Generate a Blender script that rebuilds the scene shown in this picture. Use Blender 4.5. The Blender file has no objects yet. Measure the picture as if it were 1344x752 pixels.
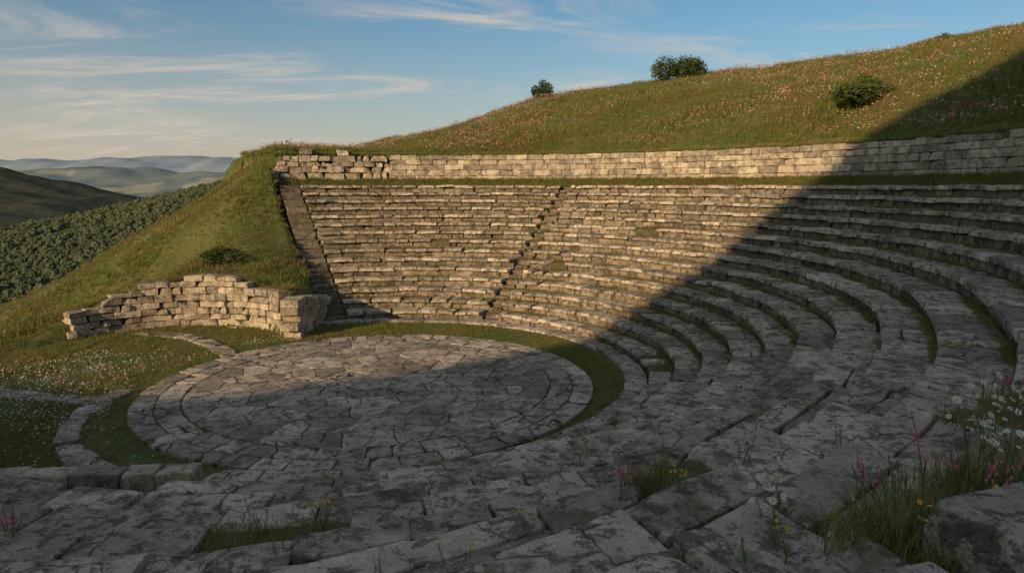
import bpy, math, random
import numpy as np
from mathutils import Vector, noise as mnoise

H = 7.6                      # eye height above the orchestra
rng = np.random.default_rng(7); random.seed(7)
CX, CY = -.75*H, 3.61*H      # centre of the seating
R0 = 1.47*H
N = 15; RISE = H/N
OX, OY, OR = -5.3, 25.6, 8.4 # orchestra disc
PHI0 = -26.4
PITCH = 8.4
TANEL = math.tan(math.radians(16))
SUNH = (-.62, -.785)

# ------------------------------------------------------------------ plan functions
_pt = np.linspace(-120, 260, 1521)
_st = np.interp(_pt, [-120, 100, 126, 150, 168, 185, 260], [.53, .53, .49, .39, .315, .29, .29])
_k = np.hanning(81); _k /= _k.sum()
_st = np.convolve(np.pad(_st, 40, mode='edge'), _k, 'valid')
def S(p): return np.interp(p, _pt, _st)
def polar(x, y):
    dx, dy = x-CX, y-CY
    p = np.degrees(np.arctan2(dx, dy)); p = np.where(p < -110, p+360, p)
    return p, np.hypot(dx, dy)
def unpolar(p, r):
    a = np.radians(p); return CX+r*np.sin(a), CY+r*np.cos(a)
def sm(t, a=0., b=1.):
    t = np.clip((t-a)/(b-a), 0, 1); return t*t*(3-2*t)
def wob(x, y, sc, seed=0):
    r = np.random.default_rng(seed); z = 0
    for i in range(7):
        a = r.uniform(0, 6.28); k = sc*r.uniform(.6, 1.9)
        z = z+np.sin(k*(x*math.cos(a)+y*math.sin(a))+r.uniform(0, 6.28))
    return z/3.5
def rmaxf(p): return R0+H/S(p)
def rwf(p): return rmaxf(p)+.17*H
def kf(p): return np.interp(p, [-27, -14, -3, 10, 22, 60, 90, 120, 150], [.02, .08, .2, .38, .45, .53, .63, .63, 0])
def caster(x, y):  # unseen ridge behind the camera, added and shaped to cast the shadow edge
    a = (x*SUNH[0]+y*SUNH[1])/H; w = (x*(-SUNH[1])+y*SUNH[0])/H
    hc = np.interp(w, [-17, -9, -4.65, -3.07, -2.5, -2.04, -1.68, -1.5, -.2, 5, 14],
                      [0, 2.4, 3.15, 3.47, 3.86, 4.50, 4.99, 5.6, 6.7, 6.9, 0])
    e = np.exp(-((a-10)/2.2)**2)
    return H*hc*e-.5-150*(1-sm(e*hc, .02, .4))
def terrain(x, y):
    x = np.asarray(x, float); y = np.asarray(y, float)
    X, Y = x/H, y/H
    p, r = polar(x, y); s = S(p)
    lin = np.clip(s*(r-R0), 0, H)
    lin = lin*(1-sm(p, 187, 191)*(1-sm(r, R0+2.4, R0+3.5)))
    end = 1-sm(p, 229, 238)
    rm = rmaxf(p); rw = rwf(p)
    zc = lin-.14*sm(r, R0-.3, R0+.3)
    zc = zc+.62*sm(r, rm-.1, rm+.9)
    d = np.maximum(0, r-rw)/H
    J = np.interp(p, [122, 134], [1, 0])
    ridge = np.where(d < 6, d*(1-d/12), 3-.15*(d-6))
    zc = zc+sm(r, rw-.12, rw+.12)*J*.26*H+kf(p)*H*ridge-.14*H*np.maximum(0, d-5.5)
    zc = zc*end
    # left mound
    dx, dy = (x-CX)/H, (y-CY)/H
    u = -.895*dx-.445*dy; v = -.445*dx+.895*dy
    base = .3+.5*np.maximum(0, v-1.55)
    base = np.where(base > 1.05, 1.05+.18*np.tanh((base-1.05)/.18), base)-.1*np.maximum(0, v-6)
    M = base-.60*np.maximum(u, 0)*np.clip((v-1.5)/1.3, .15, 1)-.05*sm(u, 0, .6)*sm(v, 2, 3)-.14*(1-sm(u, 0, .45))*sm(v, 1.3, 1.9)*(1-sm(v, 3.1, 3.5))
    M = M+.06*np.maximum(0, u-2)*sm(v, 1.5, 3)
    cd = np.hypot(X+2.16, Y-3.98)-.84
    y0 = np.interp(X, [-2.87, -2.4], [4.05, 4.2]); y1 = np.interp(X, [-2.87, -2.4], [4.75, 4.35])
    mask = sm(cd*H, 0, .3)*sm((Y-y0)/(y1-y0))
    mask = mask*np.where(Y < 5.12, sm((-1.46*H-x), 0, .25), sm(u*H, 0, .25))
    F = -.28*np.maximum(0, -X-3.6)
    zl = H*(mask*M+(1-mask)*F)
    left = (p < PHI0) | (p > 238)
    z = np.where(left, zl, zc)
    rr = np.maximum(0, r/H-12)
    z = z-.12*H*rr
    nz = sm(z/H, 1.2, 1.5)
    z = z+nz*(.35*wob(x, y, .22, 3)+.14*wob(x, y, .9, 4))
    ml = sm(-x, 11.5, 15)*sm(y, 34, 39)
    z = z+ml*(.26*wob(x, y, .45, 5)+.12*wob(x, y, 1.3, 6))
    z = np.maximum(z, -100+6*wob(x, y, .004, 8))
    c = caster(x, y)
    z = np.where(c > z, c+1.2*wob(x, y, .08, 9)*sm(c-z, 0, 6), z)
    return z
def surf(x, y):
    p, r = polar(x, y)
    if -26 < p < 228 and r > R0 and r < rmaxf(p):
        return (math.floor((r-R0)*S(p)/RISE)+1)*RISE
    return float(terrain(x, y))
def locate(px, py):
    """ground point along a bearing/elevation seen from the look-out position"""
    cx, cz = (px-672)/896, (376-py)/896
    c, s_ = math.cos(math.radians(PITCH)), math.sin(math.radians(PITCH))
    d = (cx, c+cz*s_, cz*c-s_)
    t = 2.0
    while t < 140:
        x, y, z = d[0]*t, d[1]*t, H+d[2]*t
        if z < surf(x, y): return (x, y, surf(x, y))
        t += .03
    return (x, y, surf(x, y))

# ------------------------------------------------------------------ material helpers
def newmat(name):
    m = bpy.data.materials.new(name); m.use_nodes = True
    nt = m.node_tree; nt.nodes.clear()
    out = nt.nodes.new('ShaderNodeOutputMaterial')
    b = nt.nodes.new('ShaderNodeBsdfPrincipled'); b.inputs['Roughness'].default_value = .9
    b.inputs['Specular IOR Level'].default_value = .25
    nt.links.new(b.outputs[0], out.inputs[0])
    return m, nt, b, out
class NT:
    def __init__(s, nt): s.nt = nt
    def lk(s, v, sock):
        if isinstance(v, bpy.types.NodeSocket): s.nt.links.new(v, sock)
        elif v is not None:
            if isinstance(v, (tuple, list)) and len(v) == 3 and sock.type == 'RGBA': v = (*v, 1)
            sock.default_value = v
    def noise(s, vec, scale, detail=4, rough=.55, dist=0.):
        n = s.nt.nodes.new('ShaderNodeTexNoise'); s.lk(vec, n.inputs['Vector'])
        n.inputs['Scale'].default_value = scale; n.inputs['Detail'].default_value = detail
        n.inputs['Roughness'].default_value = rough; n.inputs['Distortion'].default_value = dist
        return n.outputs[0]
    def noisec(s, vec, scale):
        n = s.nt.nodes.new('ShaderNodeTexNoise'); s.lk(vec, n.inputs['Vector']); n.inputs['Scale'].default_value = scale
        return n.outputs['Color']
    def vor(s, vec, scale, feat='F1'):
        n = s.nt.nodes.new('ShaderNodeTexVoronoi'); n.feature = feat; s.lk(vec, n.inputs['Vector'])
        n.inputs['Scale'].default_value = scale; return n.outputs['Distance']
    def ramp(s, v, a, b, c0=0., c1=1.):
        n = s.nt.nodes.new('ShaderNodeMapRange'); n.interpolation_type = 'SMOOTHSTEP'; s.lk(v, n.inputs[0])
        n.inputs[1].default_value = a; n.inputs[2].default_value = b
        n.inputs[3].default_value = c0; n.inputs[4].default_value = c1; return n.outputs[0]
    def mix(s, f, a, b, mode='MIX'):
        n = s.nt.nodes.new('ShaderNodeMix'); n.data_type = 'RGBA'; n.blend_type = mode
        s.lk(f, n.inputs[0]); s.lk(a, n.inputs[6]); s.lk(b, n.inputs[7]); return n.outputs[2]
    def m(s, op, a, b=None):
        n = s.nt.nodes.new('ShaderNodeMath'); n.operation = op; s.lk(a, n.inputs[0])
        if b is not None: s.lk(b, n.inputs[1])
        return n.outputs[0]
    def vm(s, op, a, b):
        n = s.nt.nodes.new('ShaderNodeVectorMath'); n.operation = op; s.lk(a, n.inputs[0]); s.lk(b, n.inputs[1]); return n.outputs[0]
    def pos(s): return s.nt.nodes.new('ShaderNodeNewGeometry').outputs['Position']
    def nrmz(s):
        g = s.nt.nodes.new('ShaderNodeNewGeometry'); x = s.nt.nodes.new('ShaderNodeSeparateXYZ')
        s.nt.links.new(g.outputs['Normal'], x.inputs[0]); return x.outputs[2]
    def attr(s, name):
        a = s.nt.nodes.new('ShaderNodeAttribute'); a.attribute_name = name; return a.outputs['Fac']
    def bump(s, h, strength, dist, prev=None):
        b = s.nt.nodes.new('ShaderNodeBump'); s.lk(h, b.inputs['Height']); b.inputs['Strength'].default_value = strength
        b.inputs['Distance'].default_value = dist
        if prev is not None: s.lk(prev, b.inputs['Normal'])
        return b.outputs[0]

def stone_mat(name, light=(.40, .335, .25), mid=(.27, .225, .165), dark_amt=.5, moss_amt=.4, crack=1.0, white=.5, crack_scale=.9):
    m, nt, b, out = newmat(name); n = NT(nt); P = n.pos()
    tint = n.attr('tint')
    nn = nt.nodes.new('ShaderNodeVectorMath'); nn.operation = 'SCALE'; n.lk(n.noisec(P, 2.2), nn.inputs[0]); nn.inputs['Scale'].default_value = .35
    warp = n.vm('ADD', P, nn.outputs[0])
    big = n.noise(P, .8, 3, .65)
    c = n.mix(n.ramp(n.noise(P, 1.6, 4, .65), .35, .62), mid, light)
    tv = n.m('MULTIPLY_ADD', tint, .8); nt.nodes[-1].inputs[2].default_value = .58
    cc = nt.nodes.new('ShaderNodeCombineXYZ')
    for i in range(3): n.lk(tv, cc.inputs[i])
    c = n.mix(1., c, cc.outputs[0], 'MULTIPLY')
    c = n.mix(n.ramp(big, .50, .68, 0, .4), c, (.30, .21, .12))
    f1 = n.noise(warp, 2.6, 6, .8)
    f2 = n.noise(warp, 10, 5, .78)
    f3 = n.noise(P, 42, 3, .7)
    c = n.mix(n.m('MULTIPLY', n.ramp(f2, .56, .63), white), c, (.60, .58, .52))
    c = n.mix(n.m('MULTIPLY', n.ramp(f1, .51, .56), dark_amt), c, (.05, .046, .04))
    c = n.mix(n.m('MULTIPLY', n.ramp(f2, .36, .44, 1, 0), dark_amt), c, (.055, .05, .044))
    c = n.mix(n.ramp(f3, .52, .62, 0, .35), c, (.07, .065, .055))
    up = n.ramp(n.nrmz(), -.2, .9, .35, 1)
    mm = n.m('MULTIPLY', n.ramp(n.noise(P, 1.1, 5, .72), .52, .62), moss_amt)
    c = n.mix(n.m('MULTIPLY', mm, up), c, (.09, .085, .028))
    e = n.vor(warp, crack_scale, 'DISTANCE_TO_EDGE')
    cr = n.ramp(e, .004, .02, 1, 0)
    cr = n.m('MULTIPLY', n.m('MULTIPLY', cr, n.ramp(big, .47, .53)), crack)
    c = n.mix(cr, c, (.03, .028, .022))
    n.lk(c, b.inputs['Base Color'])
    h = n.m('SUBTRACT', n.m('ADD', n.m('MULTIPLY', f1, 1.3), n.m('ADD', n.m('MULTIPLY', f2, .6), n.m('MULTIPLY', f3, .12))), n.m('MULTIPLY', cr, .6))
    n.lk(n.bump(h, 1.0, .075), b.inputs['Normal'])
    return m

def foliage_mat(name, c1, c2, c3=None, trans=.3):
    m, nt, b, out = newmat(name); n = NT(nt)
    oi = nt.nodes.new('ShaderNodeObjectInfo')
    P = n.pos()
    c = n.mix(oi.outputs['Random'], c1, c2)
    c = n.mix(n.ramp(n.noise(P, .35, 3), .4, .65, 0, .8), c, c3 or c2)
    n.lk(c, b.inputs['Base Color']); b.inputs['Roughness'].default_value = .7
    if trans:
        t = nt.nodes.new('ShaderNodeBsdfTranslucent'); n.lk(c, t.inputs[0])
        mx = nt.nodes.new('ShaderNodeMixShader'); mx.inputs[0].default_value = trans
        nt.links.new(b.outputs[0], mx.inputs[1]); nt.links.new(t.outputs[0], mx.inputs[2]); nt.links.new(mx.outputs[0], out.inputs[0])
    return m
def plain_mat(name, c):
    m, nt, b, out = newmat(name); n = NT(nt)
    cc = n.mix(n.ramp(n.noise(n.pos(), 30, 2), .35, .65), c, tuple(v*.75 for v in c)); n.lk(cc, b.inputs['Base Color']); return m

M_seat = stone_mat('limestone_seats', light=(.56, .495, .40), mid=(.39, .335, .26), dark_amt=.72, moss_amt=.55, crack=.6, white=.5)
M_riser = stone_mat('limestone_risers_shaded', light=(.33, .28, .21), mid=(.21, .175, .13), dark_amt=.8, moss_amt=1.0, crack=.3, white=.25)  # base darkened to stand for shade under the lips, besides lichen and moss
M_floor = stone_mat('limestone_paving', light=(.50, .45, .375), mid=(.36, .32, .26), dark_amt=.65, moss_amt=.4, crack=1., white=.3, crack_scale=.6)
M_wall = stone_mat('limestone_ashlar', light=(.56, .49, .38), mid=(.39, .33, .245), dark_amt=.55, moss_amt=.5, crack=.3, white=.4)

def ground_mat():
    m, nt, b, out = newmat('meadow_ground'); n = NT(nt); P = n.pos()
    c = n.mix(n.ramp(n.noise(P, .25, 4, .6), .35, .65), (.075, .12, .024), (.15, .15, .045))
    c = n.mix(n.ramp(n.noise(P, 1.3, 5, .7), .5, .68), c, (.21, .15, .07))
    c = n.mix(n.ramp(n.noise(P, 6, 5, .75), .48, .62, 0, .6), c, (.04, .06, .014))
    n.lk(c, b.inputs['Base Color'])
    n.lk(n.bump(n.noise(P, 5, 6, .75), 1, .15), b.inputs['Normal'])
    return m
M_ground = ground_mat()
m, nt, b, out = newmat('mossy_soil'); n = NT(nt)
n.lk(n.mix(n.ramp(n.noise(n.pos(), 5, 5, .75), .42, .6), (.13, .10, .065), (.07, .075, .025)), b.inputs['Base Color'])
n.lk(n.bump(n.noise(n.pos(), 12, 5), 1, .08), b.inputs['Normal']); M_soil = m

# ------------------------------------------------------------------ mesh helpers
COL = bpy.context.scene.collection
def link(o, parent=None):
    COL.objects.link(o)
    if parent: o.parent = parent
    return o
def quad_mesh(name, V, F, mats, tint=None, smooth=False, parent=None):
    me = bpy.data.meshes.new(name)
    V = np.asarray(V, np.float32); F = np.asarray(F, np.int32)
    me.vertices.add(len(V)); me.vertices.foreach_set('co', V.ravel())
    me.loops.add(F.size); me.loops.foreach_set('vertex_index', F.ravel())
    me.polygons.add(len(F)); me.polygons.foreach_set('loop_start', np.arange(len(F), dtype=np.int32)*4)
    me.update(calc_edges=True)
    if tint is not None:
        a = me.attributes.new('tint', 'FLOAT', 'POINT'); a.data.foreach_set('value', np.asarray(tint, np.float32))
    if smooth: me.shade_smooth()
    else: me.shade_flat()
    for mt in mats: me.materials.append(mt)
    return link(bpy.data.objects.new(name, me), parent)

_T = {}
def template(nc):
    if nc in _T: return _T[nc]
    idx = {}; V = []; F = []
    def vid(t):
        t = tuple(t)
        if t not in idx: idx[t] = len(V); V.append(t)
        return idx[t]
    for ax in range(3):
        a, b = (ax+1) % 3, (ax+2) % 3
        for side in (0, nc[ax]):
            for i in range(nc[a]):
                for j in range(nc[b]):
                    q = []
                    for (ii, jj) in ((i, j), (i+1, j), (i+1, j+1), (i, j+1)):
                        t = [0, 0, 0]; t[ax] = side; t[a] = ii; t[b] = jj; q.append(vid(t))
                    F.append(q if side else q[::-1])
    _T[nc] = (np.array(V), np.array(F)); return _T[nc]

class Blocks:
    def __init__(s): s.V = []; s.F = []; s.T = []; s.n = 0
    def add(s, size, fn, res=(3, 3, 3), rad=.02, amp=.008, chip=.06, tint=None, nchips=2):
        ti, tf = template(res); size = np.array(size, float); hf = size/2
        rad = min(rad, hf.min()*.8)
        cs = [np.concatenate([[-hf[i]], np.linspace(-hf[i]+rad, hf[i]-rad, res[i]-1), [hf[i]]]) for i in range(3)]
        p = np.stack([cs[i][ti[:, i]] for i in range(3)], 1)
        q = np.clip(p, -(hf-rad), hf-rad); d = p-q; L = np.linalg.norm(d, axis=1, keepdims=True); L[L == 0] = 1
        p = q+d*rad/L
        for _ in range(nchips):
            nv = np.array([random.choice((-1, 1))*random.uniform(.2, 1), random.choice((-1, 1))*random.uniform(.2, 1), random.uniform(.1, 1)])
            nv /= np.linalg.norm(nv)
            dd = (np.abs(nv)*hf).sum()-random.uniform(.1, 1)**2*chip*2
            ov = np.maximum(0, p@nv-dd)[:, None]; p = p-ov*nv
        if amp:
            K = rng.normal(0, 1, (6, 3))*np.array([3, 3, 3, 8, 8, 16])[:, None]; ph = rng.uniform(0, 6.28, 6)
            w = np.array([1, 1, 1, .6, .6, .35])
            for ax in range(3):
                p[:, ax] += amp*(np.sin(p@K.T+ph+ax*2)*w).sum(1)*.5
        v = fn(p)
        s.V.append(v); s.F.append(tf+s.n); s.n += len(v)
        s.T.append(np.full(len(v), random.random() if tint is None else tint))
    def build(s, name, mats, parent=None):
        return quad_mesh(name, np.concatenate(s.V), np.concatenate(s.F), mats, np.concatenate(s.T), parent=parent)

def res_for(x, y):
    d = math.hypot(x, y)
    if d < 14: return (16, 13, 4), .024, .018, .10
    if d < 24: return (7, 6, 3), .028, .016, .10
    return (4, 3, 3), .03, .018, .10

# ------------------------------------------------------------------ seating tiers
root = link(bpy.data.objects.new('stone_amphitheatre_seating', None))
clear = []   # patches of overgrown ground between foreground slabs
for (px, py, rr) in ((865, 640, .6), (1235, 655, .9), (370, 700, .7), (1080, 700, .7), (1300, 560, .8)):
    l = locate(px, py); clear.append((l[0], l[1], rr))
slabs = Blocks(); risers = Blocks(); earth = Blocks(); bare = []; joints = []
TH = .18
def tier_fn(n, pc, y0, sy, z0, sz, jz=0, tx=0, ty=0, rc=None, yaw=0, jy=0):
    runc = RISE/S(pc)
    def f(p):
        ph = pc+np.degrees((p[:, 0]+yaw*p[:, 1])/rc)
        run = RISE/S(ph)
        r = R0+n*run+(y0+sy/2+p[:, 1])*run/runc+jy
        x, y = unpolar(ph, r)
        z = z0+sz/2+p[:, 2]+jz+tx*p[:, 0]+ty*p[:, 1]
        return np.stack([x, y, z], 1)
    return f
for n_ in range(N):
    for kind in ('slab', 'riser'):
        p = PHI0+math.degrees(1.45/(R0+n_*.96))
        while p < 227:
            run = RISE/float(S(p)); rin = R0+n_*run
            near = p > 138
            w = random.uniform(.6, 1.8) if not near else random.uniform(.9, 2.2)
            if kind == 'riser': w = random.uniform(.6, 1.4)
            dp = math.degrees(w/(rin+run/2)); pc = p+dp/2; p += dp
            sb = 23
            hwdeg = math.degrees(.42/rin)
            if abs(pc-sb) < hwdeg+dp*.5:
                if pc < sb: a0, a1 = pc-dp/2, sb-hwdeg
                else: a0, a1 = sb+hwdeg, pc+dp/2
                if a1-a0 < math.degrees(.25/rin): continue
                pc = (a0+a1)/2; w = math.radians(a1-a0)*(rin+run/2)
            if p > 190 and n_ < 2: continue
            x, y = unpolar(pc, rin+run/2); x = float(x); y = float(y)
            if y < -6: continue
            skip = False
            for (qx, qy, qr) in clear:
                if math.hypot(x-qx, y-qy) < qr: skip = True
            ruined = mnoise.noise(Vector((x*.25, y*.25, 3))) > .30
            if kind == 'slab' and (skip or (ruined and random.random() < (.2 if near else .06)) or random.random() < .004):
                bare.append((pc, n_, w, run))
                earth.add((w+.1, run+.1, .5), tier_fn(n_, pc, 0.03, run+.1, (n_+1)*RISE-.60, .5, 0, 0, -.05, rin+run/2), (7, 7, 3), .1, .04, .1, .5)
                continue
            res, rad, amp, chip = res_for(x, y)
            gap = random.uniform(.015, .06) if not near else random.uniform(.03, .09)
            tint = random.random()
            if near: joints.append((pc-math.degrees(w/2/(rin+run/2)), n_, run))
            if p < 23 and n_ > 10: tint *= .6
            if kind == 'riser':
                hz = RISE-TH
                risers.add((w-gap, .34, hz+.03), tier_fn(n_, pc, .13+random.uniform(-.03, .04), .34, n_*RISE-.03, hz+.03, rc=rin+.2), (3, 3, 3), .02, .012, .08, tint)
            else:
                th = TH
                jz = random.gauss(0, .016 if not near else .02); tl = .010 if not near else .011
                if (near and random.random() < .4) or (not near and random.random() < .15):
                    cut = random.uniform(.38, .62)*(run+.04)
                    for (yy, ss) in ((-.08, cut-gap), (-.08+cut, run+.07-cut)):
                        slabs.add((w-gap, ss, th), tier_fn(n_, pc, yy, ss, (n_+1)*RISE-th, th, random.gauss(0, .015), random.gauss(0, tl), random.gauss(0, tl), rin+run/2, random.gauss(0, .04)), res, rad, amp, chip, random.random())
                else:
                    sy = run+.10-(.0 if not near else random.uniform(0, .08))
                    slabs.add((w-gap, sy, th), tier_fn(n_, pc, -.08, sy, (n_+1)*RISE-th, th, jz, random.gauss(0, tl), random.gauss(0, tl), rin+run/2, random.gauss(0, .03 if near else .01), random.gauss(0, .028)), res, rad, amp, chip, tint, 3)
slabs.build('seat_slabs', [M_seat], root)
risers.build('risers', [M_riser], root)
earth.build('earth_fill', [M_soil], root)

# stairways
st = Blocks(); NS = 2
for k in range(NS*N):
    for (kind) in (0, 1):
        run = RISE/.53; rin = R0+k*run/NS
        if kind == 0: wd = 1.4; pc = PHI0+math.degrees(.72/rin)
        else: wd = .84; pc = 23
        zt = (k+1)*RISE/NS-(0 if kind == 0 else .1)
        th = RISE*.9
        def f(p, pc=pc, rin=rin, zt=zt, th=th, run=run):
            x, y = unpolar(pc+np.degrees(p[:, 0]/(rin+.2)), rin+run/(2*NS)+p[:, 1]); return np.stack([x, y, zt-th/2+p[:, 2]], 1)
        st.add((wd-.02, run/NS+.04, th), f, (3, 3, 3), .02, .012, .09, random.random()*.5)
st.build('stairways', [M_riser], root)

# ------------------------------------------------------------------ orchestra floor
orc = link(bpy.data.objects.new('orchestra_floor', None))
ob = Blocks()
edges = [8.4, 7.62, 6.78]
for i in range(len(edges)-1):
    ro, ri = edges[i], edges[i+1]
    rc = (ro+ri)/2; a = random.uniform(0, 1); a1 = a+2*math.pi
    while a < a1-.02:
        w = random.uniform(.7, 1.5)
        da = min(w/rc, a1-a)
        if a1-(a+da) < .3/rc: da = a1-a
        w = da*rc; ac = a+da/2; a += da
        tz = .115+random.gauss(0, .006); tx, ty = random.gauss(0, .004), random.gauss(0, .004)
        def f(p, ac=ac, tz=tz, rc=rc, tx=tx, ty=ty):
            an = ac+p[:, 0]/rc; rr = rc+p[:, 1]
            return np.stack([OX+rr*np.sin(an), OY+rr*np.cos(an), tz-.06+p[:, 2]+tx*p[:, 0]+ty*p[:, 1]], 1)
        ob.add((w-random.uniform(.03, .07), ro-ri-random.uniform(.03, .07), .12), f, (5, 4, 3), .015, .008, .08, random.random(), 2)
ob.build('ring_slabs', [M_floor], orc)
# irregular flagstones inside the rings
seeds = []
for r_ in (.6, 1.6, 2.55, 3.5, 4.45, 5.35, 6.2):
    cnt = max(3, int(2*math.pi*r_/random.uniform(1.05, 1.5)))
    a0_ = random.uniform(0, 6)
    for q in range(cnt):
        a = a0_+q*2*math.pi/cnt+random.gauss(0, .32)/r_; rr = r_+random.gauss(0, .24)
        seeds.append((rr*math.sin(a), rr*math.cos(a)))
seeds = np.array(seeds)
def clip(poly, nx_, ny_, d):
    o = []
    for i in range(len(poly)):
        a, b = poly[i], poly[(i+1) % len(poly)]
        da = a[0]*nx_+a[1]*ny_-d; db = b[0]*nx_+b[1]*ny_-d
        if da <= 0: o.append(a)
        if da*db < 0:
            t = da/(da-db); o.append((a[0]+(b[0]-a[0])*t, a[1]+(b[1]-a[1])*t))
    return o
circ = [(6.74*math.cos(t), 6.74*math.sin(t)) for t in np.linspace(0, 2*math.pi, 61)[:-1]]
fv = []; ff = []; ft = []
for i, (sx_, sy_) in enumerate(seeds):
    gap = random.uniform(.012, .03); poly = list(circ)
    for j in np.argsort(np.hypot(seeds[:, 0]-sx_, seeds[:, 1]-sy_))[1:18]:
        dx, dy = seeds[j, 0]-sx_, seeds[j, 1]-sy_; L = math.hypot(dx, dy)
        if L < .01: continue
        dx /= L; dy /= L; poly = clip(poly, dx, dy, sx_*dx+sy_*dy+L/2-gap)
        if len(poly) < 3: break
    if len(poly) < 3: continue
    sub = []
    for a, b in zip(poly, poly[1:]+poly[:1]):
        L = math.hypot(b[0]-a[0], b[1]-a[1])
        if L < .03: continue
        k = max(1, int(L/.16))
        for q in range(k): sub.append((a[0]+(b[0]-a[0])*q/k, a[1]+(b[1]-a[1])*q/k))
    if len(sub) < 3: continue
    def wp_(x, y, amp=.045): return (x+amp*float(wob(x, y, 4.5, 71))+random.gauss(0, .008), y+amp*float(wob(x, y, 4.5, 72))+random.gauss(0, .008))
    out_ = [wp_(*q) for q in sub]; cx_ = sum(q[0] for q in out_)/len(out_); cy_ = sum(q[1] for q in out_)/len(out_)
    tz = .112+random.gauss(0, .006); tx, ty = random.gauss(0, .004), random.gauss(0, .004); tint = random.random()
    base = len(fv); k = len(out_)
    for (s_, z_) in ((1, -.1), (1, -.016), (1-.018/max(.3, math.hypot(out_[0][0]-cx_, out_[0][1]-cy_)), 0)):
        for (x, y) in out_:
            X_, Y_ = cx_+(x-cx_)*s_, cy_+(y-cy_)*s_; fv.append((OX+X_, OY+Y_, tz+z_+tx*(X_-cx_)+ty*(Y_-cy_))); ft.append(tint)
    for l_ in range(2):
        for q in range(k): ff.append((base+l_*k+q, base+l_*k+(q+1) % k, base+(l_+1)*k+(q+1) % k, base+(l_+1)*k+q))
    ff.append(tuple(base+2*k+q for q in range(k)))
me = bpy.data.meshes.new('flagstones'); me.from_pydata(fv, [], ff); a = me.attributes.new('tint', 'FLOAT', 'POINT'); a.data.foreach_set('value', np.array(ft, np.float32)); me.materials.append(M_floor)
link(bpy.data.objects.new('flagstones', me), orc)
V = [(OX, OY, .075)]+[(OX+8.35*math.sin(t), OY+8.35*math.cos(t), .075) for t in np.linspace(0, 2*math.pi, 97)[:-1]]
me = bpy.data.meshes.new('bedding'); me.from_pydata(V, [], [(0, 1+(i+1) % 96, 1+i) for i in range(96)]); me.materials.append(M_soil)
link(bpy.data.objects.new('bedding', me), orc)

# kerb walk round the orchestra
kb = Blocks(); p = PHI0
while p < 188:
    w = random.uniform(.7, 1.4); rin = 1.345*H; dp = math.degrees(w/(rin+.4)); pc = p+dp/2; p += dp
    x, y = unpolar(pc, rin+.45)
    if math.hypot(x-OX, y-OY) < OR+.55: continue
    def f(q, pc=pc, rin=rin, tz=.12+random.gauss(0, .012)):
        x, y = unpolar(pc+np.degrees(q[:, 0]/rin), rin+.45+q[:, 1]); return np.stack([x, y, tz-.1+q[:, 2]], 1)
    kb.add((w-.03, .86, .2), f, (5, 4, 3), .02, .012, .08, random.random())
kb.build('orchestra_kerb', [M_floor])

def strip_path(name, pts, width):
    B = Blocks(); pts = np.array(pts)
    t = np.linspace(0, 1, 60); n3 = len(pts)
    if n3 == 3:
        c = 2*pts[1]-.5*(pts[0]+pts[2])
        P = ((1-t)**2)[:, None]*pts[0]+(2*t*(1-t))[:, None]*c+(t**2)[:, None]*pts[2]
    else: P = pts[0]+t[:, None]*(pts[1]-pts[0])
    L = np.concatenate([[0], np.cumsum(np.linalg.norm(np.diff(P, axis=0), axis=1))])
    s = 0
    while s < L[-1]:
        w = random.uniform(.6, 1.2); sc = min(s+w/2, L[-1]); s += w
        c = np.array([np.interp(sc, L, P[:, 0]), np.interp(sc, L, P[:, 1])])
        d = np.array([np.interp(sc+.1, L, P[:, 0])-np.interp(sc-.1, L, P[:, 0]), np.interp(sc+.1, L, P[:, 1])-np.interp(sc-.1, L, P[:, 1])]); d /= np.linalg.norm(d)
        nn_ = np.array([-d[1], d[0]])
        def f(q, c=c, d=d, nn_=nn_, tz=.09+random.gauss(0, .02)):
            xy = c+q[:, :1]*d+q[:, 1:2]*nn_; return np.concatenate([xy, (tz-.1+q[:, 2])[:, None]], 1)
        B.add((w-.04, width*random.uniform(.85, 1.1), .2), f, (5, 4, 3), .03, .015, .1, random.random())
    B.build(name, [M_floor])
strip_path('stone_path', [(-23, 25.4), (-14.7, 23.3)], .8)
strip_path('stone_path', [(-14.4, 24.6), (-13.9, 20.6), (-11.3, 17.6)], .75)
strip_path('stone_path', [(-19.6, 34.6), (-16.0, 33.4), (-12.7, 29.9)], .8)

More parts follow.
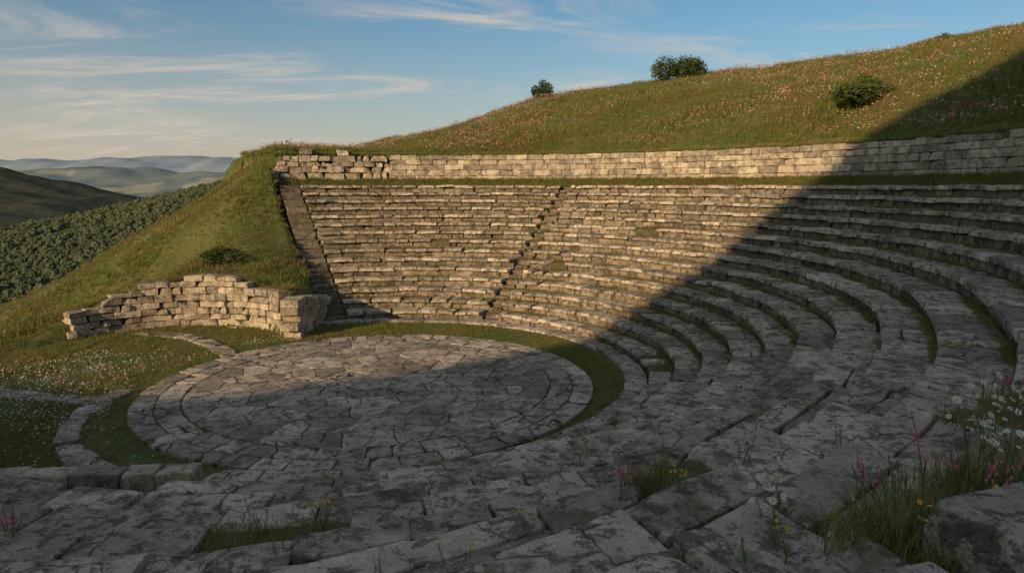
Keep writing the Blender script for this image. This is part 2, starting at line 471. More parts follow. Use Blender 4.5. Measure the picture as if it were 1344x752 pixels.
# ------------------------------------------------------------------ walls
def wall(name, P, zb, zt, thick, ch=(.3, .42), wl=(.5, 1.2), rough=.012, jit=.02, rag=.25, chip=.06, cope=False):
    B = Blocks(); P = np.array(P)
    L = np.concatenate([[0], np.cumsum(np.linalg.norm(np.diff(P, axis=0), axis=1))])
    tot = L[-1]; zmin = min(zb(s) for s in np.linspace(0, tot, 20)); zmax = max(zt(s) for s in np.linspace(0, tot, 40))
    z = zmin-.3
    while z < zmax+.2:
        hh = random.uniform(*ch); s = random.uniform(-.5, 0)
        while s < tot:
            w = random.uniform(*wl); sc = s+w/2; s += w
            if sc < 0 or sc > tot: continue
            top = zt(sc)+rag*mnoise.noise(Vector((sc*.7, z*.2, 5)))
            if z+hh*.5 > top or z+hh < zb(sc)-.3: continue
            c = np.array([np.interp(sc, L, P[:, 0]), np.interp(sc, L, P[:, 1])])
            d = np.array([np.interp(sc+.2, L, P[:, 0])-np.interp(sc-.2, L, P[:, 0]), np.interp(sc+.2, L, P[:, 1])-np.interp(sc-.2, L, P[:, 1])]); d /= np.linalg.norm(d)
            nn_ = np.array([-d[1], d[0]]); off = random.gauss(0, jit)
            h2 = min(hh, max(.15, top-z)) if z+hh > top else hh
            def f(q, c=c, d=d, nn_=nn_, zc=z+h2/2, off=off, tl=random.gauss(0, .01)):
                xy = c+q[:, :1]*d+(q[:, 1:2]+off)*nn_; return np.concatenate([xy, (zc+q[:, 2]+tl*q[:, 0])[:, None]], 1)
            B.add((w-random.uniform(.01, .035), thick, h2-random.uniform(.008, .025)), f, (4, 3, 4), .03, rough, chip, random.random(), 2)
        z += hh
    return B.build(name, [M_wall])
phs = np.linspace(PHI0-2.5, 126, 260)
xs, ys = unpolar(phs, rwf(phs)-.05)
Lw = np.concatenate([[0], np.cumsum(np.hypot(np.diff(xs), np.diff(ys)))])
sp = lambda s: float(np.interp(s, Lw, phs))
def zt_up(s):
    p = sp(s); return H+.62+.235*H*float(sm(p, -28.9, -24.5))-.2*float(sm(p, 40, 90))
sel = phs < -8
wall('rubble_retaining_wall', list(zip(xs[sel], ys[sel])), lambda s: H+.35, zt_up, .95, (.3, .6), (.35, 1.0), .05, .09, .5, .16)
xs2, ys2 = xs[~sel], ys[~sel]; off = Lw[np.argmax(~sel)]
wall('upper_retaining_wall', list(zip(xs2, ys2)), lambda s: H+.35, lambda s: zt_up(s+off), .75, (.34, .46), (.6, 1.5), .014, .03, .3)
# curved wall below the mound
ax_, ay_, ar = -2.16*H, 3.98*H, .84*H+.2
a0 = math.atan2(-2.87+2.16, 4.40-3.98)-.06; a1 = math.atan2(-1.46+2.16, 4.45-3.98)
arc = [(ax_+ar*math.sin(t), ay_+ar*math.cos(t)) for t in np.linspace(a0, a1, 50)]
La = ar*(a1-a0)
def arc_top(s):
    t = a0+(a1-a0)*s/La; rr = ar+.9
    return max(.9, float(terrain(ax_+rr*math.sin(t), ay_+rr*math.cos(t)))+.2)
wall('curved_retaining_wall', arc, lambda s: 0, lambda s: min(arc_top(s), 2.8), .75, (.28, .40), (.4, 1.0), .03, .04, .35, .12)
wall('stone_pier', [(-1.46*H+.1, 4.40*H), (-1.46*H+.1, 5.15*H)], lambda s: 0, lambda s: .29*H-.16*s, .9, (.34, .42), (.5, 1.0), .015, .02, .2)
wall('low_block_wall', [(-7.8, 16.0), (-12, 15.7), (-18, 15.2)], lambda s: .1, lambda s: .95, .6, (.42, .5), (.8, 1.3), .02, .03, .1, .1)

# big foreground block
fb = Blocks(); bx, by, bz = locate(1310, 725)
for (dx, dy, dz, sx, sy, sz, yaw) in ((.4, -.1, .1, 1.45, 1.0, .45, .35), (-1.1, -.75, -.08, 1.2, .8, .3, .25)):
    def f(q, dx=dx, dy=dy, dz=dz, yaw=yaw):
        c, s = math.cos(yaw), math.sin(yaw)
        return np.stack([bx+dx+c*q[:, 0]-s*q[:, 1], by+dy+s*q[:, 0]+c*q[:, 1], bz+dz+q[:, 2]], 1)
    fb.add((sx, sy, sz), f, (20, 16, 8), .022, .010, .08, .5, 3)
fb.build('fallen_stone_block', [M_seat])

# ------------------------------------------------------------------ ground
def axis(lo, hi, step, far, g=1.06):
    c = list(np.arange(lo, hi, step)); a = step; v = c[-1]
    while v < far: a *= g; v += a; c.append(v)
    a = step; v = lo; pre = []
    while v > -far: a *= g; v -= a; pre.append(v)
    return np.array(pre[::-1]+c)
gx = axis(-34, 31, .33, 16000, 1.055); gy = axis(2, 66, .33, 16000, 1.055)
X, Y = np.meshgrid(gx, gy); Z = terrain(X, Y)
nx, ny = len(gx), len(gy)
I = (np.arange(ny-1)[:, None]*nx+np.arange(nx-1)[None, :]).ravel()
quad_mesh('ground', np.stack([X.ravel(), Y.ravel(), Z.ravel()], 1), np.stack([I, I+1, I+1+nx, I+nx], 1), [M_ground], smooth=True)

# ------------------------------------------------------------------ distant land
def field(name, x0, x1, y0, y1, nx, ny, fn, mat):
    gx = np.linspace(x0, x1, nx); gy = np.linspace(y0, y1, ny); X, Y = np.meshgrid(gx, gy); Z = fn(X, Y)
    I = (np.arange(ny-1)[:, None]*nx+np.arange(nx-1)[None, :]).ravel()
    return quad_mesh(name, np.stack([X.ravel(), Y.ravel(), Z.ravel()], 1), np.stack([I, I+1, I+1+nx, I+nx], 1), [mat], smooth=True)
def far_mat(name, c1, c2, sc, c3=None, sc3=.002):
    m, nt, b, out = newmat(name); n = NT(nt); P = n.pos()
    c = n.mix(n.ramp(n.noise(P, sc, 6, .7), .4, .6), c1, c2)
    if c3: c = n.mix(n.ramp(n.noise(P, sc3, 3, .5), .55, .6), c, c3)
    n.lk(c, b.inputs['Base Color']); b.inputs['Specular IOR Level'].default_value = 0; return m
def ridge_z(x, y):
    q = x/1200
    zc = 22+(q+.36)*250-90*sm(q, -.1, .6)
    return -105+(zc+105)*np.exp(-((y-1200)/420.)**2)+7*wob(x, y, .012, 21)+3*wob(x, y, .04, 22)
field('forested_ridge', -1700, 600, 350, 2300, 140, 120, ridge_z, far_mat('ridge_scrub', (.055, .075, .03), (.10, .105, .05), .03))
def dark_z(x, y):
    return -110+235*np.exp(-((x+2300)/900.)**2-((y-2300)/600.)**2)+11*wob(x, y, .008, 25)+6*wob(x, y, .03, 26)
field('dark_hill', -4200, 200, 1400, 3400, 260, 160, dark_z, far_mat('shaded_hill_scrub', (.035, .045, .04), (.065, .07, .055), .03))  # the hill's shadow is put into its dark scrub colours
def far_z(x, y):
    w1 = wob(x, y, .0007, 31)
    return -110+(560+75*w1+55*np.abs(wob(x, y, .0022, 32))+18*wob(x, y, .008, 34))*np.exp(-((y-10500)/1500.)**2)+20*wob(x, y, .006, 33)
field('distant_hills', -14000, 6000, 6500, 14000, 320, 110, far_z, far_mat('hazy_hills', (.20, .27, .34), (.25, .31, .37), .0012))  # aerial haze painted as bluish base colours
def far_z2(x, y):
    return -112+(240+70*wob(x, y, .0016, 35)+30*np.abs(wob(x, y, .006, 36))+10*wob(x, y, .02, 37))*np.exp(-((y-6300)/700.)**2)*sm(-x, 400, 2600)
field('distant_hills', -9000, 1500, 4500, 8200, 300, 90, far_z2, far_mat('hazy_nearer_hills', (.11, .155, .18), (.16, .20, .20), .003, (.25, .26, .23), .0022))  # blue-grey base colours hold the haze here too
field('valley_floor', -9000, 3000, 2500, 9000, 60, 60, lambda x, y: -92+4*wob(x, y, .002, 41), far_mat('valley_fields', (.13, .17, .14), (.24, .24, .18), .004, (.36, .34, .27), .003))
me = bpy.data.meshes.new('lake')
me.from_pydata([(-2800+700*math.cos(t), 4600+260*math.sin(t), -84) for t in np.linspace(0, 2*math.pi, 40)[:-1]], [], [list(range(39))])
m, nt, b, out = newmat('lake_water'); b.inputs['Base Color'].default_value = (.25, .3, .33, 1); b.inputs['Roughness'].default_value = .15
me.materials.append(m); link(bpy.data.objects.new('lake', me))

# ------------------------------------------------------------------ mesh builder for plants
class MB:
    def __init__(s): s.v = []; s.f = []; s.m = []
    def face(s, pts, mi=0):
        i = len(s.v); s.v += [tuple(p) for p in pts]; s.f.append(tuple(range(i, i+len(pts)))); s.m.append(mi)
    def tube(s, pts, r0, r1, mi=0, k=4):
        rings = []
        for j, p in enumerate(pts):
            t = j/(len(pts)-1); r = r0+(r1-r0)*t
            d = Vector(pts[min(j+1, len(pts)-1)])-Vector(pts[max(j-1, 0)]); d.normalize()
            a = d.orthogonal().normalized(); b = d.cross(a); i = len(s.v)
            for q in range(k):
                an = 6.283*q/k; s.v.append(tuple(Vector(p)+a*math.cos(an)*r+b*math.sin(an)*r))
            rings.append(i)
        for a_, b_ in zip(rings, rings[1:]):
            for q in range(k): s.f.append((a_+q, a_+(q+1) % k, b_+(q+1) % k, b_+q)); s.m.append(mi)
    def blade(s, base, h, w, az, lean, mi=0, seg=3, curl=1.6):
        d = Vector((math.cos(az), math.sin(az), 0)); sd = Vector((-d.y, d.x, 0)); b = Vector(base); prev = None
        for j in range(seg+1):
            t = j/seg; c = b+d*(lean*h*t**curl)+Vector((0, 0, h*t*(1-.25*lean*t))); ww = w*(1-t)**.7*.5
            cur = (c-sd*ww, c+sd*ww)
            if prev:
                if j == seg: s.face((prev[0], prev[1], c), mi)
                else: s.face((prev[0], prev[1], cur[1], cur[0]), mi)
            prev = cur
    def build(s, name, mats, linkit=True, loc=(0, 0, 0)):
        me = bpy.data.meshes.new(name); me.from_pydata(s.v, [], s.f); me.polygons.foreach_set('material_index', s.m)
        for m in mats: me.materials.append(m)
        me.update(); o = bpy.data.objects.new(name, me); o.location = loc
        if linkit: COL.objects.link(o)
        return o
G_mead = foliage_mat('meadow_grass', (.10, .17, .028), (.22, .22, .05), (.23, .18, .065), .35)
G_dry = foliage_mat('dry_grass', (.24, .21, .07), (.36, .27, .11), (.28, .21, .09), .35)
G_leaf = foliage_mat('shrub_leaves', (.045, .075, .018), (.075, .11, .025), (.09, .11, .03), .2)
G_stem = foliage_mat('plant_stems', (.10, .16, .035), (.17, .20, .06), None, .2)
M_white = plain_mat('white_petals', (.8, .78, .72)); M_pink = plain_mat('pink_petals', (.74, .30, .38))
M_yel = plain_mat('yellow_petals', (.75, .5, .06)); M_rust = plain_mat('russet_seedheads', (.42, .19, .12)); M_bark = plain_mat('bark', (.09, .07, .05))

def src_tuft(name, n, rad, h, w, mats, dry=.25):
    mb = MB()
    for i in range(n):
        a = random.uniform(0, 6.28); r = rad*math.sqrt(random.random())
        mb.blade((r*math.cos(a), r*math.sin(a), -.03), h*random.uniform(.4, 1), w*random.uniform(.6, 1.2), random.uniform(0, 6.28), random.uniform(.1, .9), 1 if random.random() < dry else 0, 2)
    return mb.build(name, mats, False)
def src_flowers(name, n, rad, h, size, pet):
    mb = MB()
    for i in range(n):
        a = random.uniform(0, 6.28); r = rad*math.sqrt(random.random()); x, y = r*math.cos(a), r*math.sin(a); z = h*random.uniform(.6, 1.1)
        mb.blade((x, y, 0), z, .01, a, .1, 1, 2)
        nrm = Vector((random.gauss(0, .5), random.gauss(0, .5)-.4, .8)).normalized(); t = nrm.orthogonal().normalized(); b = nrm.cross(t); s = size*random.uniform(.6, 1.2)
        c = Vector((x, y, z)); mb.face([c+(t*math.cos(q)+b*math.sin(q))*s*(1 if k % 2 else .6) for k, q in enumerate(np.linspace(0, 6.283, 9)[:-1])], 0)
    return mb.build(name, [pet, G_stem], False)
def scatter(name, pts, scl, srcs, idx=None, tilt=.15):
    pts = np.asarray(pts, np.float32); k = len(pts)
    me = bpy.data.meshes.new(name); me.vertices.add(k); me.vertices.foreach_set('co', pts.ravel())
    a = me.attributes.new('rot', 'FLOAT_VECTOR', 'POINT')
    rot = np.stack([rng.normal(0, tilt, k), rng.normal(0, tilt, k), rng.uniform(0, 6.28, k)], 1).astype(np.float32); a.data.foreach_set('vector', rot.ravel())
    a = me.attributes.new('scl', 'FLOAT', 'POINT'); a.data.foreach_set('value', np.asarray(scl, np.float32))
    a = me.attributes.new('idx', 'INT', 'POINT'); a.data.foreach_set('value', (rng.integers(0, len(srcs), k) if idx is None else np.asarray(idx)).astype(np.int32))
    col = bpy.data.collections.new(name+'_parts')
    for o in srcs: col.objects.link(o)
    ng = bpy.data.node_groups.new(name+'_scatter', 'GeometryNodeTree')
    ng.interface.new_socket('Geometry', in_out='INPUT', socket_type='NodeSocketGeometry'); ng.interface.new_socket('Geometry', in_out='OUTPUT', socket_type='NodeSocketGeometry')
    nd = ng.nodes.new; gi = nd('NodeGroupInput'); go = nd('NodeGroupOutput'); ci = nd('GeometryNodeCollectionInfo'); ip = nd('GeometryNodeInstanceOnPoints')
    ci.inputs['Collection'].default_value = col; ci.inputs['Separate Children'].default_value = True; ci.inputs['Reset Children'].default_value = True
    ip.inputs['Pick Instance'].default_value = True
    def na(nm, dt):
        q = nd('GeometryNodeInputNamedAttribute'); q.data_type = dt; q.inputs['Name'].default_value = nm; return [o for o in q.outputs if o.enabled and o.name == 'Attribute'][0]
    L = ng.links.new
    L(gi.outputs[0], ip.inputs['Points']); L(ci.outputs[0], ip.inputs['Instance']); L(na('rot', 'FLOAT_VECTOR'), ip.inputs['Rotation'])
    L(na('scl', 'FLOAT'), ip.inputs['Scale']); L(na('idx', 'INT'), ip.inputs['Instance Index']); L(ip.outputs[0], go.inputs[0])
    o = link(bpy.data.objects.new(name, me)); md = o.modifiers.new('scatter', 'NODES'); md.node_group = ng
    return o

tA = src_tuft('a_tuft', 24, .24, .3, .026, [G_mead, G_dry]); tB = src_tuft('b_tuft', 20, .27, .38, .024, [G_mead, G_dry], .4); tC = src_tuft('c_tuft', 26, .22, .2, .026, [G_mead, G_dry], .1)
pts = []; sc = []
def addp(x, y, s, zf=terrain):
    z = zf(x, y); pts.append(np.stack([x, y, z], 1)); sc.append(s)
k = 46000; p = rng.uniform(-28, 112, k); r = rwf(p)+.3+(4.6*H)*rng.random(k); x, y = unpolar(p, r)
ok = (np.abs(x) < .78*y+4) & (y > 0); x, y = x[ok], y[ok]; addp(x, y, rng.uniform(.6, 1.4, len(x))*(1+.65*np.clip(wob(x, y, .5, 91), -1, 1)))
k = 5000; p = rng.uniform(-26, 112, k); r = rmaxf(p)+rng.uniform(.1, .85, k); x, y = unpolar(p, r); addp(x, y, rng.uniform(.4, 1.0, k))
k = 38000; x = rng.uniform(-60, -11, k); y = rng.uniform(30, 72, k); pp, rr = polar(x, y)
ok = (pp < PHI0-.5) & (np.hypot(x/H+2.16, y/H-3.98) > .93) & ~((x > -1.56*H)) & (x > -.8*y); x, y = x[ok], y[ok]; addp(x, y, rng.uniform(.4, 1.1, len(x))*(1+.65*np.clip(wob(x, y, .8, 92), -1, 1)))
k = 36000; x = rng.uniform(-26, 6, k); y = rng.uniform(15, 39, k); pp, rr = polar(x, y)
ok = (np.hypot(x-OX, y-OY) > OR+.12) & (rr < 1.335*H) | ((x < -11) & (np.hypot(x-OX, y-OY) > OR+.1) & (y > 16.2) & (terrain(x, y) < .4))
x, y = x[ok], y[ok]; addp(x, y, rng.uniform(.2, .65, len(x))*(1+.6*np.clip(wob(x, y, .9, 93), -1, 1)))
k = 3000; p = rng.uniform(190, 215, k); r = rng.uniform(R0+.3, R0+3.4, k); x, y = unpolar(p, r); addp(x, y, rng.uniform(.3, .8, k))
pts = np.concatenate(pts); sc = np.concatenate(sc)
scatter('meadow_grass', pts, sc, [tA, tB, tC])

# weeds among the stones
wp = []; ws = []
for n_ in range(N):
    for _ in range(3400):
        p = random.uniform(-25, 215); run = RISE/float(S(p)); near = p > 138
        if p > 190 and n_ < 2: continue
        fr = random.uniform(.84, .98) if random.random() < .8 else random.uniform(.02, .98)
        r = R0+(n_+fr)*run; x, y = unpolar(p, r); x = float(x); y = float(y)
        if y < 2: continue
        d = mnoise.noise(Vector((x*.35, y*.35, n_*.35)))
        if d < (-.22 if not near else -.02)+random.uniform(0, .4) and abs(p-23) > 1.0: continue
        if fr < .85 and random.random() < .6: continue
        wp.append((x, y, (n_+1)*RISE-.02)); ws.append(random.uniform(.3, .95) if not near else random.uniform(.2, .55))
for (pc, n_, w, run) in bare:
    nr = pc > 138
    for q in range(int((48 if nr else 20)*w*run)+3):
        ph = pc+math.degrees(random.uniform(-.5, .5)*w/(R0+n_*run)); x, y = unpolar(ph, R0+(n_+random.uniform(.05, .98))*run)
        wp.append((float(x), float(y), (n_+1)*RISE-.12)); ws.append(random.uniform(.5, 1.25) if nr else random.uniform(.4, .9))
for (pj, n_, run) in joints:
    if mnoise.noise(Vector((pj*.15, n_*.6, 9))) < -.05: continue
    for q in range(random.randint(2, 8)):
        x, y = unpolar(pj, R0+(n_+random.uniform(.05, .95))*run)
        if y > 2: wp.append((float(x)+random.gauss(0, .015), float(y)+random.gauss(0, .015), (n_+1)*RISE-.07)); ws.append(random.uniform(.25, .55))
for i in range(1200):
    ri = random.choice(edges); a = random.uniform(0, 6.28)
    wp.append((OX+ri*math.sin(a), OY+ri*math.cos(a), .08)); ws.append(random.uniform(.12, .32))
for i in range(300):
    a = random.uniform(0, 6.28); ri = 6.5*math.sqrt(random.random()); wp.append((OX+ri*math.sin(a), OY+ri*math.cos(a), .1)); ws.append(random.uniform(.1, .2))
for i in range(1700):
    p = random.uniform(-28, 112); r = float(rwf(p))+random.uniform(-.3, .4); x, y = unpolar(p, r); wp.append((float(x), float(y), H+2.4)); ws.append(random.uniform(.5, 1.2))
for i in range(500):
    t = random.uniform(a0, a1); x, y = ax_+(ar+.3)*math.sin(t), ay_+(ar+.3)*math.cos(t); wp.append((x, y, min(arc_top(La*(t-a0)/(a1-a0)), 2.8)-.1)); ws.append(random.uniform(.5, 1.4))
wA = src_tuft('a_weed', 22, .13, .24, .018, [G_mead, G_dry], .35); wB = src_tuft('b_weed', 16, .16, .32, .015, [G_dry, G_mead], .5)
scatter('weeds_between_stones', wp, ws, [wA, wB])

# loose stone chips
def chipsrc(name):
    B = Blocks(); B.add((1, .75, .5), lambda q: q, (4, 4, 4), .12, .06, .3, .5, 5)
    me = bpy.data.meshes.new(name); V_ = B.V[0]; me.from_pydata([tuple(v) for v in V_], [], [tuple(int(i) for i in f) for f in B.F[0]])
    a = me.attributes.new('tint', 'FLOAT', 'POINT'); a.data.foreach_set('value', np.full(len(V_), .6, np.float32)); me.materials.append(M_seat); return bpy.data.objects.new(name, me)
rp = []; rs = []
for i in range(2600):
    p = random.uniform(-20, 212); n_ = random.randrange(N); run = RISE/float(S(p)); x, y = unpolar(p, R0+(n_+random.choice((random.uniform(.05, .95), random.uniform(.8, .95))))*run)
    if p > 190 and n_ < 2 or y < 3 or mnoise.noise(Vector((float(x)*.4, float(y)*.4, 7))) < .0: continue
    rp.append((float(x), float(y), (n_+1)*RISE+.01)); rs.append(random.uniform(.03, .13))
scatter('loose_stone_chips', rp, rs, [chipsrc('a_chip'), chipsrc('b_chip'), chipsrc('c_chip')], tilt=.3)

# meadow flowers
fp = []; fs = []; fi = []
def addf(x, y, s, i):
    z = terrain(x, y); fp.append(np.stack([x, y, z], 1)); fs.append(s); fi.append(i)
k = 14000; p = rng.uniform(-28, 112, k); r = rwf(p)+.3+4.6*H*rng.random(k); x, y = unpolar(p, r)
den = wob(x, y, .3, 51)+rng.normal(0, .5, k); ok = (np.abs(x) < .78*y+4) & (y > 0) & (den > .1); x, y = x[ok], y[ok]
addf(x, y, rng.uniform(.9, 1.5, len(x)), rng.choice([0, 1, 3, 3, 1, 0], len(x)))
k = 6000; x = rng.uniform(-50, -11, k); y = rng.uniform(31, 70, k); pp, rr = polar(x, y); den = wob(x, y, .4, 52)+rng.normal(0, .5, k)
ok = (pp < PHI0-.5) & (np.hypot(x/H+2.16, y/H-3.98) > .93) & ~((x > -1.56*H)) & (x > -.8*y) & (den > .3); x, y = x[ok], y[ok]
addf(x, y, rng.uniform(.6, 1, len(x)), rng.choice([0, 3, 2, 1, 3], len(x)))
k = 2600; x = rng.uniform(-24, -10, k); y = rng.uniform(17, 33, k); den = wob(x, y, .5, 53)+rng.normal(0, .3, k)
ok = (np.hypot(x-OX, y-OY) > OR+.5) & (den > .2); x, y = x[ok], y[ok]; addf(x, y, rng.uniform(.6, 1., len(x)), rng.choice([0, 0, 0, 0, 1], len(x)))
F0 = src_flowers('a_white', 7, .35, .36, .032, M_white); F1 = src_flowers('b_pink', 7, .3, .38, .037, M_pink)
F2 = src_flowers('c_yellow', 6, .3, .28, .03, M_yel); F3 = src_flowers('d_russet', 9, .35, .4, .04, M_rust)
scatter('wildflower_meadow', np.concatenate(fp), np.concatenate(fs), [F0, F1, F2, F3], np.concatenate(fi))

# forest on the ridge
G_far = foliage_mat('forest_canopy', (.045, .065, .03), (.085, .10, .045), (.065, .08, .035), 0)
def crown(name):
    import bmesh
    bm = bmesh.new(); bmesh.ops.create_icosphere(bm, subdivisions=3, radius=1)
    sd = random.uniform(0, 50)
    for v in bm.verts:
        f = 1+.5*mnoise.noise(v.co*2.0+Vector((sd, 0, 0)))+.35*mnoise.noise(v.co*5+Vector((sd, 0, 0))); v.co = Vector((v.co.x*f, v.co.y*f, v.co.z*f*1.05+.4))
    me = bpy.data.meshes.new(name); bm.to_mesh(me); bm.free(); me.materials.append(G_far); return bpy.data.objects.new(name, me)
k = 60000; x = rng.uniform(-1500, -100, k); y = rng.uniform(560, 1500, k); den = wob(x, y, .02, 61)+.6*wob(x, y, .07, 62)+rng.normal(0, .3, k)
ok = (x > -.85*y) & (x < -.2*y) & (den > -.45); x, y = x[ok], y[ok]
scatter('forest', np.stack([x, y, np.maximum(ridge_z(x, y), terrain(x, y))], 1), np.clip(rng.lognormal(.72, .38, len(x)), 1, 5.5), [crown('a_crown'), crown('b_crown'), crown('c_crown'), crown('d_crown')])

# ------------------------------------------------------------------ shrubs
def shrub(name, loc, w, h, n=3200, leaf=.1):
    mb = MB(); lobes = []
    for i in range(11):
        a = i*6.283/9+random.uniform(-.3, .3); rr = random.uniform(.12, .36)*w if i < 9 else 0
        lobes.append((Vector((rr*math.cos(a), rr*math.sin(a), h*random.uniform(.22, .5 if i < 9 else .68))), random.uniform(.14, .22)*w, random.uniform(.2, .34)*h))
        c = lobes[-1][0]; mb.tube([(0, 0, -.2), (c.x*.4, c.y*.4, c.z*.45), tuple(c)], .07, .02, 1)
        for j in range(4):
            e = c+Vector((random.gauss(0, .12)*w, random.gauss(0, .12)*w, random.uniform(0, .25)*h)); mb.tube([tuple(c), tuple(e)], .02, .006, 1, 3)
    for i in range(n):
        c, rx, rz = random.choice(lobes); d = Vector((random.gauss(0, 1), random.gauss(0, 1), random.gauss(0, 1))).normalized()*random.uniform(.5, 1.2)**.6
        p = c+Vector((d.x*rx, d.y*rx, d.z*rz))
        if p.z < 0: continue
        a = Vector((random.gauss(0, 1), random.gauss(0, 1), random.gauss(0, .6))).normalized(); b = a.orthogonal().normalized(); s = leaf*random.uniform(.6, 1.4)
        mb.face((p-a*s, p+b*s*.45, p+a*s, p-b*s*.45), 0)
    return mb.build(name, [G_leaf, M_bark], True, loc)
def on_skyline(px):
    cx = (px-672)/896; best = None
    for t in np.arange(30, 110, .5):
        x, y = cx*t, t; z = float(terrain(x, y)); e = (z-H)/t
        if best is None or e > best[0]: best = (e, x, y, z)
    return best[1:]
l = on_skyline(886); shrub('bush', (l[0], l[1]-2, l[2]-.5), 7.2, 3.4, 6400, .14)
l = on_skyline(711); shrub('bush', (l[0], l[1], l[2]-.3), 3.0, 2.6, 2800, .12)
l = locate(1132, 135); shrub('bush', (l[0], l[1], l[2]-.4), 4.8, 2.4, 4600, .12)
l = locate(290, 338); shrub('bush', (l[0], l[1], l[2]-.25), 3.4, 1.0, 2500, .08)
l = locate(1240, 55); shrub('bush', (l[0], l[1], l[2]-.2), 2.0, .9, 900, .1)

# ------------------------------------------------------------------ foreground plants
def daisy(mb, c, s, pm, tilt):
    nrm = Vector((random.gauss(0, tilt), random.gauss(0, tilt)-.5, .8)).normalized(); t = nrm.orthogonal().normalized(); b = nrm.cross(t); c = Vector(c)
    for q in range(9):
        a = q*.698; d = t*math.cos(a)+b*math.sin(a); e = nrm.cross(d)
        mb.face((c+d*s*.15, c+d*s*.7+e*s*.2, c+d*s+nrm*s*.1, c+d*s*.7-e*s*.2), pm)
    mb.face([c+nrm*s*.1+(t*math.cos(a)+b*math.sin(a))*s*.28 for a in np.linspace(0, 6.283, 7)[:-1]], 4)
def plant(name, loc, h, stems, kind, spread=.25, grass=40):
    mb = MB()
    for i in range(stems):
        a = random.uniform(0, 6.28); hh = h*random.uniform(.6, 1.0); ln = random.uniform(.05, .35)*hh; r = spread*random.random()
        b0 = Vector((r*math.cos(a), r*math.sin(a), -.05)); P = [tuple(b0+Vector((math.cos(a)*ln*t**1.7, math.sin(a)*ln*t**1.7, hh*t))) for t in np.linspace(0, 1, 7)]
        mb.tube(P, .006, .003, 0, 4)
        for t in np.linspace(.1, .7, 6):
            q = Vector(P[int(t*6)]); mb.blade(tuple(q), random.uniform(.05, .1), .016, random.uniform(0, 6.28), .9, 0, 2)
        if kind == 'spike':
            for j in range(26):
                t = random.uniform(.5, 1); q = Vector(P[min(5, int(t*6))]).lerp(Vector(P[min(6, int(t*6)+1)]), t*6-int(t*6) if t < 1 else 0)
                d = Vector((random.gauss(0, 1), random.gauss(0, 1), random.gauss(0, .5))).normalized(); s = .026*(1.35-t); q = q+d*.024*(1.5-t)
                e = d.orthogonal().normalized(); mb.face((q-e*s, q+d*s, q+e*s, q-d*s*.5), 2); f = d.cross(e); mb.face((q-f*s, q+d*s, q+f*s, q-d*s*.5), 2)
        elif kind == 'daisy':
            daisy(mb, P[-1], random.uniform(.028, .042), 1, .4)
            for j in range(2):
                q = Vector(P[4]); e = q+Vector((random.gauss(0, .09), random.gauss(0, .09), hh*random.uniform(.12, .34))); mb.tube([tuple(q), tuple(e)], .003, .002, 0, 3); daisy(mb, tuple(e), random.uniform(.02, .034), 1, .4)
        elif kind == 'yellow':
            for j in range(3):
                q = Vector(P[5]); e = q+Vector((random.gauss(0, .04), random.gauss(0, .04), hh*random.uniform(.08, .2))); mb.tube([tuple(q), tuple(e)], .002, .0015, 0, 3); daisy(mb, tuple(e), .022, 4, .5)
        elif kind == 'seed':
            for j in range(26):
                t = random.uniform(.68, 1); q = Vector(P[min(6, int(round(t*6)))])+Vector((random.gauss(0, .006), random.gauss(0, .006), random.uniform(-.05, .04))); mb.face((q, q+Vector((.008, 0, .014)), q+Vector((0, .005, .034))), 3)
    for i in range(grass):
        a = random.uniform(0, 6.28); r = spread*math.sqrt(random.random())
        mb.blade((r*math.cos(a), r*math.sin(a), -.1), h*random.uniform(.25, .85)*.8, random.uniform(.007, .014), random.uniform(0, 6.28), random.uniform(.15, 1.0), 0 if random.random() < .6 else 5, 5)
    return mb.build(name, [G_stem, M_white, M_pink, M_rust, M_yel, G_dry], True, loc)
for (px, py, h, st_, kind, sp_, gr) in [
    (822, 652, .62, 5, 'spike', .12, 30), (870, 640, .62, 5, 'seed', .4, 240), (905, 640, .5, 4, 'yellow', .3, 140), (845, 632, .5, 3, 'seed', .3, 100),
    (1140, 650, .6, 4, 'spike', .12, 20), (1105, 590, .45, 3, 'daisy', .1, 15), (1020, 690, .45, 3, 'daisy', .15, 40), (760, 610, .5, 3, 'yellow', .08, 15),
    (1300, 640, 1.0, 7, 'daisy', .4, 130), (1262, 640, .8, 5, 'daisy', .35, 100), (1290, 655, .7, 4, 'spike', .5, 90), (1325, 655, .75, 5, 'spike', .5, 120), (1340, 600, .7, 5, 'daisy', .3, 90),
    (1210, 690, .7, 4, 'seed', .45, 260), (1250, 700, .6, 3, 'seed', .45, 260), (1160, 712, .5, 2, 'yellow', .45, 240), (1060, 710, .45, 2, 'yellow', .45, 220), (1110, 700, .4, 2, 'daisy', .45, 200),
    (1180, 660, .5, 2, 'seed', .4, 150), (1300, 690, .5, 3, 'yellow', .4, 150), (1010, 725, .4, 2, 'seed', .4, 150), (1330, 630, .8, 3, 'seed', .5, 200), (1230, 640, .6, 3, 'seed', .4, 140),
    (12, 705, .6, 5, 'spike', .1, 20), (350, 700, .62, 5, 'seed', .35, 170), (425, 690, .5, 6, 'yellow', .12, 80), (385, 715, .45, 3, 'seed', .4, 190), (300, 720, .4, 2, 'seed', .35, 130),
    (600, 738, .35, 2, 'yellow', .25, 100), (700, 690, .3, 2, 'yellow', .1, 25), (640, 640, .35, 2, 'seed', .12, 25), (975, 610, .4, 3, 'seed', .15, 30), (1320, 520, .5, 4, 'spike', .3, 70), (1290, 530, .5, 4, 'seed', .4, 120), (1010, 640, .35, 2, 'yellow', .15, 30)]:
    l = locate(px, py); plant('wildflower_clump', (l[0], l[1], l[2]-.03), h, st_, kind, sp_, gr)

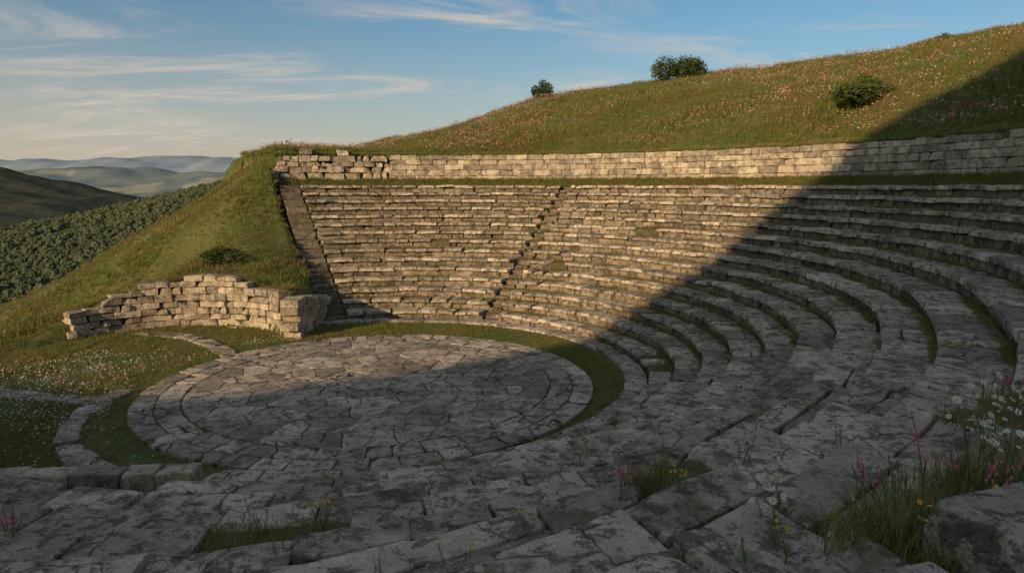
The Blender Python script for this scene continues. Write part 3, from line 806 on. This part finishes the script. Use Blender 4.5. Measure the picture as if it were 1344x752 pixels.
# ------------------------------------------------------------------ sky + sun
sc_ = bpy.context.scene
w = bpy.data.worlds.new('World'); sc_.world = w; w.use_nodes = True; nt = w.node_tree; nt.nodes.clear(); n = NT(nt)
sky = nt.nodes.new('ShaderNodeTexSky'); sky.sky_type = 'NISHITA'; sky.sun_disc = False; sky.sun_elevation = math.radians(16)
sky.sun_rotation = math.radians(180+math.degrees(math.atan2(.62, .785))); sky.air_density = 1.0; sky.dust_density = 1.0; sky.ozone_density = 1.2
tc = nt.nodes.new('ShaderNodeTexCoord'); sx = nt.nodes.new('ShaderNodeSeparateXYZ'); nt.links.new(tc.outputs['Generated'], sx.inputs[0])
x, y, z = sx.outputs
zz = n.m('ADD', n.m('MAXIMUM', z, 0.0), .13)
cb = nt.nodes.new('ShaderNodeCombineXYZ'); n.lk(n.m('DIVIDE', x, zz), cb.inputs[0]); n.lk(n.m('DIVIDE', y, zz), cb.inputs[1])
mp = nt.nodes.new('ShaderNodeMapping'); nt.links.new(cb.outputs[0], mp.inputs[0]); mp.inputs['Rotation'].default_value = (0, 0, .5); mp.inputs['Scale'].default_value = (.6, 1.4, 1); mp.inputs['Location'].default_value = (2.3, 1.1, 0)
wis = n.ramp(n.noise(mp.outputs[0], 1.15, 8, .66, 1.4), .45, .72)
msk = n.ramp(n.noise(cb.outputs[0], .7, 2, .5), .33, .55)
cl = n.m('MULTIPLY', n.m('MULTIPLY', wis, msk), n.ramp(z, .0, .05))
skyc = n.mix(n.ramp(z, .3, .6, 1, 0), n.mix(1., sky.outputs[0], (1.2, 1.03, .84), 'MULTIPLY'), n.mix(1., sky.outputs[0], (.40, .60, .68), 'MULTIPLY'))
haze = n.m('POWER', n.ramp(z, -.04, .29, 1, 0), 1.25)
left = n.ramp(x, -.8, .6, 1, .6)
c = n.mix(n.m('MULTIPLY', n.m('MULTIPLY', haze, left), .92), skyc, (4.0, 3.25, 2.6))
c = n.mix(n.m('MULTIPLY', cl, .9), c, (4.3, 3.75, 3.25))
bg = nt.nodes.new('ShaderNodeBackground'); nt.links.new(c, bg.inputs[0]); bg.inputs[1].default_value = .15
wo = nt.nodes.new('ShaderNodeOutputWorld'); nt.links.new(bg.outputs[0], wo.inputs[0])

sl = bpy.data.lights.new('sun', 'SUN'); sl.energy = 5.0; sl.angle = math.radians(.5); sl.color = (1, .69, .38)
so = link(bpy.data.objects.new('sun', sl))
dsun = Vector((SUNH[0], SUNH[1], TANEL)).normalized(); so.rotation_euler = dsun.to_track_quat('Z', 'Y').to_euler(); so.location = dsun*300

cam = bpy.data.cameras.new('camera'); cam.lens = 24; cam.sensor_width = 36; cam.clip_end = 40000; cam.clip_start = .1
co = link(bpy.data.objects.new('camera', cam)); co.location = (0, 0, H); co.rotation_euler = (math.radians(90-PITCH), 0, 0); sc_.camera = co
sc_.view_settings.view_transform = 'Standard'; sc_.view_settings.look = 'None'; sc_.view_settings.exposure = 0
